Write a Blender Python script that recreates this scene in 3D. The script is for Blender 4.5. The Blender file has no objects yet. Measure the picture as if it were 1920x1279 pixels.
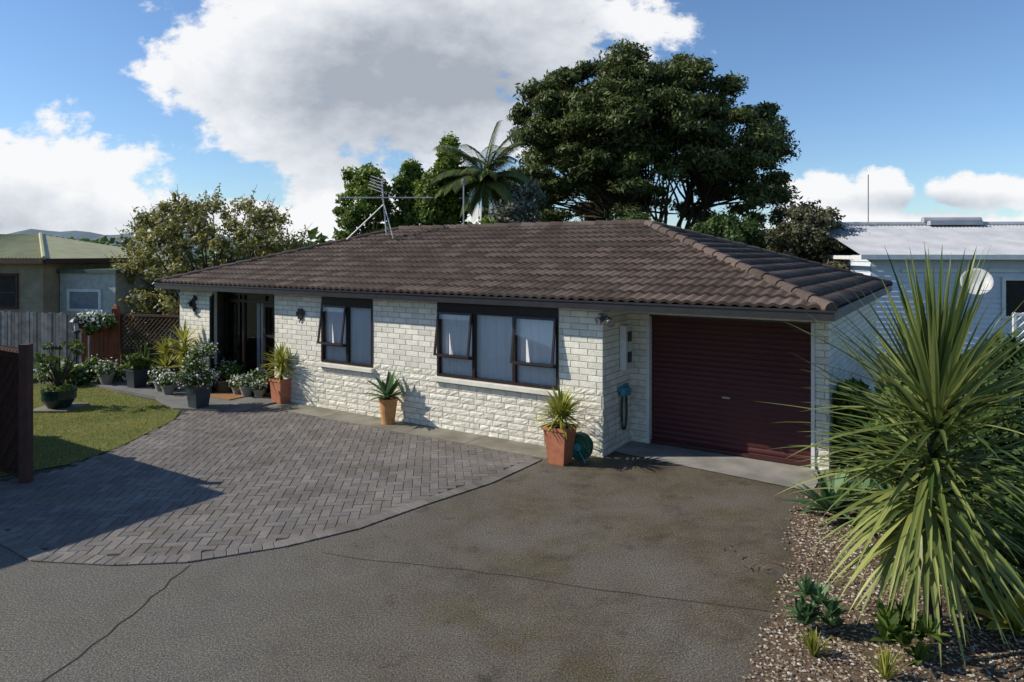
import bpy, bmesh, math, random
import numpy as np
from mathutils import Vector, Matrix
random.seed(7); np.random.seed(7)
R=random.random
def U(a,b): return a+(b-a)*R()
scn=bpy.context.scene
scn.view_settings.view_transform='Standard'; scn.view_settings.look='None'; scn.view_settings.exposure=0; scn.view_settings.gamma=1

# ------------------------------------------------------------------ materials
def newmat(name):
    m=bpy.data.materials.new(name); m.use_nodes=True
    nt=m.node_tree; b=nt.nodes['Principled BSDF']; return m,nt,b
def nz(nt,scale,detail=4,rough=.55,coord='Object',vec=None):
    n=nt.nodes.new('ShaderNodeTexNoise'); n.inputs['Scale'].default_value=scale
    n.inputs['Detail'].default_value=detail; n.inputs['Roughness'].default_value=rough
    if vec is None:
        tc=nt.nodes.new('ShaderNodeTexCoord'); vec=tc.outputs[coord]
    nt.links.new(vec,n.inputs['Vector']); return n
def ramp(nt,fac,stops):
    r=nt.nodes.new('ShaderNodeValToRGB'); e=r.color_ramp.elements
    while len(e)<len(stops): e.new(.5)
    for el,(p,c) in zip(e,stops):
        el.position=p; el.color=(*c,1) if len(c)==3 else c
    nt.links.new(fac,r.inputs[0]); return r
def mix(nt,fac,a,b,mode='MIX'):
    n=nt.nodes.new('ShaderNodeMix'); n.data_type='RGBA'; n.blend_type=mode
    for i,s in ((0,fac),(6,a),(7,b)):
        if hasattr(s,'is_output') : nt.links.new(s,n.inputs[i])
        elif i==0: n.inputs[0].default_value=s
        else: n.inputs[i].default_value=(*s,1)
    return n.outputs[2]
def M(nt,op,a,b=0,c=None,clamp=False):
    n=nt.nodes.new('ShaderNodeMath'); n.operation=op; n.use_clamp=clamp
    for i,s in enumerate((a,b) if c is None else (a,b,c)):
        if hasattr(s,'is_output'): nt.links.new(s,n.inputs[i])
        else: n.inputs[i].default_value=s
    return n.outputs[0]
def bump(nt,b,h,strength=.3,dist=.02):
    n=nt.nodes.new('ShaderNodeBump'); n.inputs['Strength'].default_value=strength
    n.inputs['Distance'].default_value=dist
    nt.links.new(h,n.inputs['Height']); nt.links.new(n.outputs[0],b.inputs['Normal'])
def mat(name,c1,c2=None,rough=.7,scale=6,var=False,bmp=0,bscale=60,metal=0,lo=.35,hi=.65,spec=.4):
    m,nt,b=newmat(name)
    if c2 is None: c2=tuple(x*.75 for x in c1)
    n=nz(nt,scale,5)
    col=ramp(nt,n.outputs[0],[(lo,c1),(hi,c2)]).outputs[0]
    if var:
        a=nt.nodes.new('ShaderNodeAttribute'); a.attribute_name='var'
        v=M(nt,'MULTIPLY_ADD',a.outputs['Fac'],var,1-var*.5)
        cc=nt.nodes.new('ShaderNodeVectorMath'); cc.operation='SCALE'
        nt.links.new(col,cc.inputs[0]); nt.links.new(v,cc.inputs['Scale']); col=cc.outputs[0]
    nt.links.new(col,b.inputs['Base Color'])
    b.inputs['Roughness'].default_value=rough; b.inputs['Metallic'].default_value=metal
    b.inputs['Specular IOR Level'].default_value=spec
    if bmp: bump(nt,b,nz(nt,bscale,4).outputs[0],bmp)
    return m
def foliage(name,dark,light,trans=.3,rough=.55):
    m,nt,b=newmat(name)
    a=nt.nodes.new('ShaderNodeAttribute'); a.attribute_name='var'
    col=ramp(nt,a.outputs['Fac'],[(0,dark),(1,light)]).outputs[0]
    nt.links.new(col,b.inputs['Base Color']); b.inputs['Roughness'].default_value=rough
    b.inputs['Specular IOR Level'].default_value=.3
    t=nt.nodes.new('ShaderNodeBsdfTranslucent'); nt.links.new(col,t.inputs[0])
    ms=nt.nodes.new('ShaderNodeMixShader'); ms.inputs[0].default_value=trans
    nt.links.new(b.outputs[0],ms.inputs[1]); nt.links.new(t.outputs[0],ms.inputs[2])
    nt.links.new(ms.outputs[0],nt.nodes['Material Output'].inputs[0]); return m

# ------------------------------------------------------------------ mesh builder
class MB:
    def __init__(s): s.v=[];s.f=[];s.m=[];s.c=[]
    def add(s,vs,fs,mat=0,var=.5):
        o=len(s.v); s.v+= [tuple(p) for p in vs]
        for f in fs: s.f.append([i+o for i in f]); s.m.append(mat); s.c.append(var)
    def box(s,x0,x1,y0,y1,z0,z1,mat=0,var=.5,T=None):
        vs=[Vector((x,y,z)) for z in (z0,z1) for x,y in ((x0,y0),(x1,y0),(x1,y1),(x0,y1))]
        if T: vs=[T@v for v in vs]
        s.add(vs,[(3,2,1,0),(4,5,6,7),(0,1,5,4),(1,2,6,5),(2,3,7,6),(3,0,4,7)],mat,var)
    def tube(s,pts,rad,n=6,mat=0,var=.5,cap=True):
        pts=[Vector(p) for p in pts]
        if not hasattr(rad,'__len__'): rad=[rad]*len(pts)
        vs=[];fs=[]
        for i,p in enumerate(pts):
            d=(pts[min(i+1,len(pts)-1)]-pts[max(i-1,0)]).normalized()
            up=Vector((0,0,1)) if abs(d.z)<.95 else Vector((1,0,0))
            a=d.cross(up).normalized(); b=d.cross(a)
            for k in range(n):
                t=2*math.pi*k/n; vs.append(p+(a*math.cos(t)+b*math.sin(t))*rad[i])
        for i in range(len(pts)-1):
            for k in range(n):
                fs.append((i*n+k,(i+1)*n+k,(i+1)*n+(k+1)%n,i*n+(k+1)%n))
        if cap: fs.append(list(range(n))[::-1]); fs.append([(len(pts)-1)*n+k for k in range(n)])
        s.add(vs,fs,mat,var)
    def lathe(s,prof,c=(0,0,0),n=20,mat=0,rot=0,var=.5):
        vs=[];fs=[]
        for r,z in prof:
            for k in range(n):
                t=2*math.pi*k/n+rot; vs.append((c[0]+r*math.cos(t),c[1]+r*math.sin(t),c[2]+z))
        for i in range(len(prof)-1):
            for k in range(n): fs.append((i*n+k,i*n+(k+1)%n,(i+1)*n+(k+1)%n,(i+1)*n+k))
        fs.append(list(range(n))[::-1]); fs.append([(len(prof)-1)*n+k for k in range(n)])
        s.add(vs,fs,mat,var)
    def leaf(s,p,d,L,w,droop,seg=6,mat=0,var=.5,fold=.25,w0=.5):
        p=Vector(p);d=Vector(d).normalized();vs=[];fs=[]
        side=d.cross(Vector((0,0,1)))
        side=side.normalized() if side.length>.05 else Vector((math.cos(var*40),math.sin(var*40),0))
        for i in range(seg+1):
            t=i/seg; ww=w*(w0+(1-w0)*min(1,t*3))*(1-max(0,(t-.35)/.65)**1.8)+.001
            nrm=side.cross(d).normalized()
            vs+= [p-side*ww+nrm*ww*fold,p,p+side*ww+nrm*ww*fold]
            p=p+d*(L/seg); d=(d+Vector((0,0,-droop*(t+.15)/seg*1.6))).normalized()
        for i in range(seg):
            o=i*3; fs+= [(o,o+1,o+4,o+3),(o+1,o+2,o+5,o+4)]
        s.add(vs,fs,mat,var)
    def build(s,name,mats,parent=None,smooth=False,bevel=0,autos=False):
        me=bpy.data.meshes.new(name); me.from_pydata(s.v,[],s.f)
        for m in mats: me.materials.append(m)
        me.polygons.foreach_set('material_index',s.m)
        a=me.attributes.new('var','FLOAT','FACE'); a.data.foreach_set('value',s.c)
        if smooth: me.polygons.foreach_set('use_smooth',[True]*len(s.f))
        me.update()
        o=bpy.data.objects.new(name,me); scn.collection.objects.link(o)
        if parent: o.parent=parent
        if bevel:
            b=o.modifiers.new('b','BEVEL'); b.width=bevel; b.segments=2; b.limit_method='ANGLE'
        return o
def empty(name,loc=(0,0,0),rz=0):
    e=bpy.data.objects.new(name,None); e.location=loc; e.rotation_euler=(0,0,rz)
    scn.collection.objects.link(e); return e
def leafmesh(mb,centers,radii,count,size,mat=0,shell=.45,elong=1.8,up=.3,vb=None):
    """scatter leaf faces through clumps (ellipsoids); each clump has its own tone"""
    for ci,(c,r) in enumerate(zip(centers,radii)):
        n=count if not hasattr(count,'__len__') else count[ci]
        d=np.random.normal(size=(n,3)); d/=np.linalg.norm(d,axis=1)[:,None]
        rr=(shell+(1-shell)*np.random.rand(n))**.7*(1+.18*np.random.normal(size=n))
        p=np.array(c)+d*rr[:,None]*np.array(r)
        nm=d*.7+np.random.normal(size=(n,3))*.6; nm[:,2]+=up
        nm/=np.linalg.norm(nm,axis=1)[:,None]
        q=np.random.normal(size=(n,3)); a=np.cross(nm,q); a/=np.linalg.norm(a,axis=1)[:,None]
        b=np.cross(nm,a); sz=size*(.6+.8*np.random.rand(n))[:,None]
        a=a*sz*elong*.5; b=b*sz*.5
        vs=np.stack([p-a,p+b,p+a,p-b],1).reshape(-1,3).tolist()
        base=(R()*.4+.1) if vb is None else vb
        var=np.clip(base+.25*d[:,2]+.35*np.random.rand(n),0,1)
        o=len(mb.v); mb.v+=vs; mb.f+=[[o+4*i,o+4*i+1,o+4*i+2,o+4*i+3] for i in range(n)]
        mb.m+=[mat]*n; mb.c+=var.tolist()

# ------------------------------------------------------------------ camera
H=3.15
cam=bpy.data.cameras.new('camera'); co=bpy.data.objects.new('camera',cam); scn.collection.objects.link(co)
co.location=(0,0,H); co.rotation_euler=(math.radians(90),0,0)
cam.sensor_width=36; cam.lens=24.58; cam.shift_y=-165/1920; cam.clip_end=6000; cam.clip_start=.05
scn.camera=co

# ------------------------------------------------------------------ sun + sky
elev=math.radians(35.5)
az=-.02
hn=math.hypot(1,az)
sd=Vector((math.cos(elev)/hn,az*math.cos(elev)/hn,-math.sin(elev)))
sl=bpy.data.lights.new('sun','SUN'); sl.energy=5.0; sl.angle=math.radians(.5); sl.color=(1,.93,.81)
so=bpy.data.objects.new('sun',sl); scn.collection.objects.link(so); so.rotation_euler=sd.to_track_quat('-Z','Y').to_euler()
w=bpy.data.worlds.new('World'); scn.world=w; w.use_nodes=True; nt=w.node_tree; nt.nodes.clear()
sky=nt.nodes.new('ShaderNodeTexSky'); sky.sky_type='NISHITA'; sky.sun_disc=False
sky.sun_elevation=elev; sky.sun_rotation=math.radians(271); sky.air_density=1.0; sky.dust_density=.2; sky.ozone_density=2.5
bg=nt.nodes.new('ShaderNodeBackground'); bg.inputs[1].default_value=.128
skm=mix(nt,1,sky.outputs[0],(.80,.94,1.10),'MULTIPLY')
nt.links.new(skm,bg.inputs[0])
tc=nt.nodes.new('ShaderNodeTexCoord'); sp=nt.nodes.new('ShaderNodeSeparateXYZ'); nt.links.new(tc.outputs['Generated'],sp.inputs[0])
yy=M(nt,'MAXIMUM',sp.outputs[1],.12); u=M(nt,'DIVIDE',sp.outputs[0],yy); v=M(nt,'DIVIDE',sp.outputs[2],yy)
cv=nt.nodes.new('ShaderNodeCombineXYZ'); nt.links.new(u,cv.inputs[0]); nt.links.new(M(nt,'MULTIPLY',v,1.5),cv.inputs[1])
def blob(cx,cy,rx,ry):
    a=M(nt,'DIVIDE',M(nt,'SUBTRACT',u,cx),rx); b=M(nt,'DIVIDE',M(nt,'SUBTRACT',v,cy),ry)
    s=M(nt,'SQRT',M(nt,'ADD',M(nt,'MULTIPLY',a,a),M(nt,'MULTIPLY',b,b)))
    return M(nt,'MAXIMUM',M(nt,'SUBTRACT',1,s),-1)
blobs=[(-.43,.265,.12,.075),(-.26,.31,.24,.15),(-.02,.335,.24,.12),(-.137,.215,.19,.12),(-.31,.19,.13,.085),
 (-.25,.06,.09,.10),(-.64,.115,.13,.078),(-.70,.055,.24,.065),(-.45,.045,.17,.045),(.53,.085,.05,.034),(.68,.09,.09,.03),
 (.435,.075,.08,.045),(-.12,.03,.2,.05),(.6,.03,.3,.03)]
D=None
for bb in blobs:
    x=blob(*bb); D=x if D is None else M(nt,'MAXIMUM',D,x)
n1=nz(nt,6.5,12,.62,vec=cv.outputs[0]); n1.inputs['Distortion'].default_value=.15
n3=nz(nt,22,8,.6,vec=cv.outputs[0])
n2=nz(nt,2.6,4,.5,vec=cv.outputs[0])
det=M(nt,'ADD',M(nt,'MULTIPLY',M(nt,'SUBTRACT',n1.outputs[0],.5),2.3),M(nt,'MULTIPLY',M(nt,'SUBTRACT',n3.outputs[0],.5),.7))
dens=M(nt,'ADD',M(nt,'MULTIPLY',D,.9),det)
mask=nt.nodes.new('ShaderNodeMapRange'); mask.interpolation_type='SMOOTHSTEP'
mask.inputs['From Min'].default_value=-.05; mask.inputs['From Max'].default_value=.25; nt.links.new(dens,mask.inputs[0])
g=M(nt,'MAXIMUM',blob(-.13,.25,.34,.17),M(nt,'MULTIPLY',blob(-.75,.04,.3,.06),.6))
g=M(nt,'MAXIMUM',g,M(nt,'MULTIPLY',blob(.6,.07,.2,.02),.5))
grey=M(nt,'ADD',M(nt,'MULTIPLY',g,1.0),M(nt,'MULTIPLY',M(nt,'SUBTRACT',n2.outputs[0],.5),1.4))
grey=M(nt,'ADD',grey,M(nt,'MULTIPLY',det,-.4))
cc=ramp(nt,grey,[(.0,(.96,.96,.97)),(.25,(.76,.79,.84)),(.7,(.40,.44,.50))])
bg2=nt.nodes.new('ShaderNodeBackground'); nt.links.new(cc.outputs[0],bg2.inputs[0]); bg2.inputs[1].default_value=1.0
ms=nt.nodes.new('ShaderNodeMixShader'); nt.links.new(M(nt,'MULTIPLY',mask.outputs[0],.97),ms.inputs[0]); nt.links.new(bg.outputs[0],ms.inputs[1]); nt.links.new(bg2.outputs[0],ms.inputs[2])
wo=nt.nodes.new('ShaderNodeOutputWorld'); nt.links.new(ms.outputs[0],wo.inputs[0])

# ------------------------------------------------------------------ common mats
m_fascia=mat('fascia_dark',(.022,.021,.024),(.03,.028,.03),.35)
m_frame=mat('bronze_aluminium',(.028,.018,.015),(.022,.014,.012),.35)
m_white=mat('white_paint',(.72,.72,.70),(.62,.62,.60),.5)
m_terra=mat('terracotta',(.50,.19,.10),(.40,.14,.075),.6,scale=9,bmp=.1)
m_terra2=mat('terracotta_orange',(.55,.28,.11),(.46,.21,.075),.55,scale=9)
m_dpot=mat('glazed_dark_pot',(.045,.06,.075),(.03,.04,.05),.35)
m_gpot=mat('glazed_green_pot',(.01,.03,.028),(.018,.045,.04),.15)
m_soil=mat('soil',(.035,.022,.014),(.06,.04,.025),.95,scale=30,bmp=.6)
m_metal=mat('grey_metal',(.35,.36,.37),(.25,.26,.27),.4,metal=.8)
m_bark=mat('bark',(.07,.055,.04),(.035,.027,.02),.9,scale=8,bmp=.5,bscale=20)
m_red=mat('stained_timber',(.26,.075,.032),(.18,.05,.022),.65,scale=4)
m_trel=mat('trellis_brown',(.085,.036,.024),(.055,.024,.016),.75,var=.5)
m_wfl=foliage('white_petals',(.6,.6,.55),(.88,.88,.83),.2)
m_grn=foliage('leaf_green',(.03,.06,.01),(.16,.24,.04))
m_lime=foliage('leaf_lime',(.14,.18,.02),(.50,.48,.09))
m_agave=foliage('agave_green',(.04,.09,.035),(.17,.28,.12))
m_dk=foliage('leaf_dark',(.018,.04,.01),(.095,.15,.035))

# ------------------------------------------------------------------ ground sheets
def sheet(name,pts,z,material,sub=False):
    mb=MB(); mb.add([(x,y,z) for x,y in pts],[list(range(len(pts)))]); return mb.build(name,[material])
m_field=mat('field_grass',(.05,.075,.02),(.07,.08,.03),.95,scale=.3)
sheet('ground',[(-3000,-300),(3000,-300),(3000,3500),(-3000,3500)],-.03,m_field)
# asphalt
m_as,nt,b=newmat('old_asphalt')
big=nz(nt,.55,5,.6); med=nz(nt,2.6,8,.72); fine=nz(nt,60,3,.8); vf=nz(nt,150,2,.8)
c=ramp(nt,big.outputs[0],[(.36,(.165,.150,.128)),(.52,(.118,.098,.072)),(.68,(.090,.070,.044))]).outputs[0]
c=mix(nt,ramp(nt,med.outputs[0],[(.44,(0,0,0)),(.62,(.9,.9,.9))]).outputs[0],c,(.155,.135,.10))
mo=nz(nt,1.1,7,.7); c=mix(nt,ramp(nt,mo.outputs[0],[(.53,(0,0,0)),(.66,(.65,.65,.65))]).outputs[0],c,(.11,.10,.038))
c=mix(nt,ramp(nt,nz(nt,1.7,9,.76).outputs[0],[(.34,(.8,.8,.8)),(.46,(0,0,0))]).outputs[0],c,(.06,.05,.038))
tcc=nt.nodes.new('ShaderNodeTexCoord'); spx=nt.nodes.new('ShaderNodeSeparateXYZ'); nt.links.new(tcc.outputs['Object'],spx.inputs[0])
wz=M(nt,'ADD',M(nt,'MULTIPLY',spx.outputs[0],-.28),M(nt,'MULTIPLY',M(nt,'SUBTRACT',big.outputs[0],.5),2.6))
c=mix(nt,ramp(nt,wz,[(.15,(0,0,0)),(.75,(.6,.6,.6))]).outputs[0],c,(.185,.178,.162))
c=mix(nt,1,c,ramp(nt,fine.outputs[0],[(.3,(.25,.25,.25)),(.5,(1,1,1)),(.66,(2.5,2.4,2.2))]).outputs[0],'MULTIPLY')
c=mix(nt,1,c,ramp(nt,vf.outputs[0],[(.3,(.45,.45,.45)),(.5,(1,1,1)),(.7,(1.9,1.9,1.8))]).outputs[0],'MULTIPLY')
nt.links.new(c,b.inputs['Base Color']); b.inputs['Roughness'].default_value=.85; b.inputs['Specular IOR Level'].default_value=.25
bump(nt,b,M(nt,'ADD',fine.outputs[0],vf.outputs[0]),.9,.016)
sheet('driveway',[(-14,-4),(9,-4),(9,9),(4.6,10.5),(2.6,12.2),(-2,14),(-14,14.5)],0,m_as)
# a construction joint and one wandering crack in the old asphalt
mb=MB()
def strip(pts,wd):
    for (p,q) in zip(pts,pts[1:]):
        L=math.hypot(q[0]-p[0],q[1]-p[1]); nx,ny=-(q[1]-p[1])/L*wd,(q[0]-p[0])/L*wd
        mb.add([(p[0]-nx,p[1]-ny,.004),(q[0]-nx,q[1]-ny,.004),(q[0]+nx,q[1]+ny,.004),(p[0]+nx,p[1]+ny,.004)],[(0,1,2,3)])
pts=[(-3.25,7.05)]
for i in range(14): pts.append((pts[-1][0]+U(-.05,.07)+.0,pts[-1][1]-.16))
strip(pts,.007)
pts=[(-2.0,7.35)]
for i in range(26): pts.append((pts[-1][0]+.22,pts[-1][1]-.06+U(-.03,.03)))
strip(pts,.004)
mb.build('asphalt_crack',[mat('crack_dirt',(.05,.045,.03),None,.95)])
# pavers : real herringbone blocks on a mossy bed
m_bed=mat('paver_joint_sand',(.065,.06,.036),(.042,.04,.026),.95,scale=6)
A=Vector((.84,-.5426)); B=Vector((.5426,.84)); C0=Vector((1.40,10.78))
def hp(a,b): p=C0+A*a+B*b; return (p.x,p.y)
court=[(.44,10.62),(-.29,9.55),(-1.13,8.69),(-1.75,7.98),(-2.42,7.5),(-3.29,7.12),(-4.0,7.05),(-4.9,7.15),(-7.2,8.7),(-7.2,9.6),(-6.6,10.4),(-6.45,11.3),(-6.45,13.1),(-6.55,14.3),(-5.5,14.7),hp(-7.2,-.25),hp(-.75,-.25)]
sheet('paver_bed',court,.004,m_bed)
def inpoly(x,y,P):
    r=False
    for i in range(len(P)):
        x1,y1=P[i];x2,y2=P[i-1]
        if (y1>y)!=(y2>y) and x<(x2-x1)*(y-y1)/(y2-y1)+x1: r=not r
    return r
m_pv,nt,b=newmat('concrete_pavers')
a=nt.nodes.new('ShaderNodeAttribute'); a.attribute_name='var'
c=ramp(nt,a.outputs['Fac'],[(0,(.135,.124,.116)),(.5,(.158,.145,.135)),(1,(.195,.178,.163))]).outputs[0]
c=mix(nt,.9,c,ramp(nt,nz(nt,.9,6,.7).outputs[0],[(.3,(.68,.66,.62)),(.7,(1.3,1.27,1.23))]).outputs[0],'MULTIPLY')
c=mix(nt,ramp(nt,nz(nt,2.2,6,.7).outputs[0],[(.54,(0,0,0)),(.7,(.7,.7,.7))]).outputs[0],c,(.115,.105,.06))
c=mix(nt,1,c,ramp(nt,nz(nt,110,3,.75).outputs[0],[(.3,(.6,.6,.6)),(.7,(1.5,1.5,1.5))]).outputs[0],'MULTIPLY')
nt.links.new(c,b.inputs['Base Color']); b.inputs['Roughness'].default_value=.85; b.inputs['Specular IOR Level'].default_value=.25; bump(nt,b,nz(nt,90,3,.7).outputs[0],.5,.01)
mb=MB(); w_=.118; pang=math.radians(-32.9+39); ca,sa=math.cos(pang),math.sin(pang)
def block(x0,y0,lx,ly,T2,poly=None):
    g_=.003; zt=.013+U(-.0018,.0018); ch=.004; tx,ty=U(-.001,.001),U(-.001,.001)
    cor=[(x0+g_,y0+g_),(x0+lx-g_,y0+g_),(x0+lx-g_,y0+ly-g_),(x0+g_,y0+ly-g_)]
    sg=[(1,1),(-1,1),(-1,-1),(1,-1)]
    W=[T2(x,y) for x,y in cor]; Wi=[T2(x+s1*ch,y+s2*ch) for (x,y),(s1,s2) in zip(cor,sg)]
    if poly and not all(inpoly(p[0],p[1],poly) for p in W):
        return
    zz=[zt-tx-ty,zt+tx-ty,zt+tx+ty,zt-tx+ty]
    mb.add([(*p,.002) for p in W]+[(*p,z-.004) for p,z in zip(W,zz)]+[(*p,z) for p,z in zip(Wi,zz)],
      [(8,9,10,11),(4,5,9,8),(5,6,10,9),(6,7,11,10),(7,4,8,11),(0,1,5,4),(1,2,6,5),(2,3,7,6),(3,0,4,7)],0,R())
T2=lambda x,y:(-3+ca*x-sa*y,10.5+sa*x+ca*y)
for j in range(-90,90):
    for k in range(-40,40):
        ox,oy=(j+4*k)*w_,j*w_
        if abs(ox)>9: continue
        block(ox,oy,2*w_,w_,T2,court); block(ox,oy+w_,w_,2*w_,T2,court)
edge=[(-7.2,8.7),(-4.9,7.15),(-4.0,7.05),(-3.29,7.12),(-2.42,7.5),(-1.75,7.98),(-1.13,8.69),(-.29,9.55),(.44,10.62)]
for (p,q) in zip(edge,edge[1:]):
    L=math.hypot(q[0]-p[0],q[1]-p[1]); n=max(1,round(L/w_)); dx,dy=(q[0]-p[0])/L,(q[1]-p[1])/L
    for i in range(n):
        f_=lambda x,y,p=p,dx=dx,dy=dy:(p[0]+dx*x-dy*y,p[1]+dy*x+dx*y)
        zz_=len(mb.v); block(i*L/n,-.02,L/n,.19,f_); mb.v[zz_:]=[(a_,b_,c_+.003) for a_,b_,c_ in mb.v[zz_:]]
mb.build('paved_courtyard',[m_pv])
# concrete paths
m_cc=mat('weathered_concrete',(.26,.24,.19),(.15,.14,.10),.85,scale=1.8,bmp=.35,bscale=90)
m_cc2=mat('pale_concrete',(.34,.32,.29),(.19,.18,.16),.85,scale=1.5,bmp=.3,bscale=90)
mb=MB()
xs=[-7.3,-5.6,-3.9,-2.2,-.65]
for i in range(4):
    l,r=xs[i]+.006,xs[i+1]-.006
    mb.add([(*hp(l,.05),.023),(*hp(l,-.62),.023),(*hp(r,-.58),.023),(*hp(r,.05),.023)],[(0,1,2,3)],0,R())
    mb.add([(*hp(l,-.62),.023),(*hp(l,-.62),-.01),(*hp(r,-.58),-.01),(*hp(r,-.58),.023)],[(0,1,2,3)],0,R())
mb.build('concrete_path',[m_cc])
mb=MB(); 
mb.add([(*hp(.02,1.1),.02),(*hp(.0,.35),.012),(*hp(3.0,.05),.012),(*hp(3.0,1.1),.02)],[(0,1,2,3)])
mb.build('garage_apron',[m_cc2])
mb=MB(); 
P=[hp(-7.35,.0),hp(-7.35,-1.15),hp(-8.6,-1.75),hp(-10.0,-1.3),hp(-12.9,-1.35),hp(-12.9,-.75),hp(-10.4,-.7),hp(-10.0,0)]
mb.add([(x,y,.05) for x,y in P]+[(x,y,-.02) for x,y in P],[list(range(8))]+[(i,i+8,(i+1)%8+8,(i+1)%8) for i in range(8)])
mb.build('entry_path',[mat('grey_concrete',(.19,.185,.175),(.13,.13,.12),.85,scale=2,bmp=.3,bscale=80)])
# lawn with blades
m_lawn=mat('lawn_soil',(.08,.11,.018),(.14,.14,.035),.95,scale=5,bmp=.5,bscale=50)
lawn=[(-6.62,14.0),(-6.35,13.1),(-6.35,11.3),(-6.55,10.4),(-7.2,9.75),(-9.5,10.2),(-13.5,13.5),(-13,16.6),(-9.9,16.5)]
sheet('lawn_base',lawn,.019,m_lawn)
mb=MB()
for i in range(42000):
    x,y=U(-11.5,-6.3),U(9.7,16.6)
    if inpoly(x+U(-.05,.05),y,lawn):
        pt=.5+.5*math.sin(x*2.1+math.sin(y*1.7)*2)*math.cos(y*1.3+x)
        h=U(.02,.05); dx,dy=U(-.02,.02),U(-.02,.02); a=U(0,3.14); ww=.006
        mb.add([(x-ww*math.cos(a),y-ww*math.sin(a),.015),(x+ww*math.cos(a),y+ww*math.sin(a),.015),(x+dx,y+dy,.015+h)],[(0,1,2)],0,min(1,.55*R()+.45*pt))
mb.build('lawn_grass',[foliage('grass_blades',(.13,.19,.02),(.52,.45,.12))])
# gravel bed
gr=[(1.4,4.2),(1.725,5.14),(2.31,6.12),(2.85,7.1),(3.15,7.9),(3.5,8.6),(3.95,9.3),(14,9.3),(14,4.2)]
m_gb=mat('gravel_base',(.16,.11,.07),(.08,.05,.032),.95,scale=25,bmp=.7,bscale=60)
sheet('gravel_bed',gr,.008,m_gb)
m_pb,nt,b=newmat('pebbles')
a=nt.nodes.new('ShaderNodeAttribute'); a.attribute_name='var'
nt.links.new(ramp(nt,a.outputs['Fac'],[(0,(.08,.052,.033)),(.3,(.20,.14,.092)),(.6,(.30,.23,.16)),(.85,(.40,.34,.26)),(1,(.56,.52,.45))]).outputs[0],b.inputs['Base Color']); b.inputs['Roughness'].default_value=.8
mb=MB()
for i in range(19000):
    x,y=U(1.3,6.2),U(4.9,9.2)
    if not inpoly(x+U(-.14,.1),y,gr): continue
    s=U(.008,.019); a=U(0,6.28); ca,sa=math.cos(a)*s,math.sin(a)*s; sx=U(1,1.7); z=.008
    jit=lambda:U(.75,1.2)
    mb.add([(x+ca*sx,y+sa*sx,z+s*.4),(x-sa*jit(),y+ca*jit(),z+s*.5),(x-ca*sx,y-sa*sx,z+s*.4),(x+sa*jit(),y-ca*jit(),z+s*.3),(x+U(-.3,.3)*s,y+U(-.3,.3)*s,z+s*jit()*.95)],[(0,1,4),(1,2,4),(2,3,4),(3,0,4)],0,R())
mb.build('gravel',[m_pb])

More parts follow.
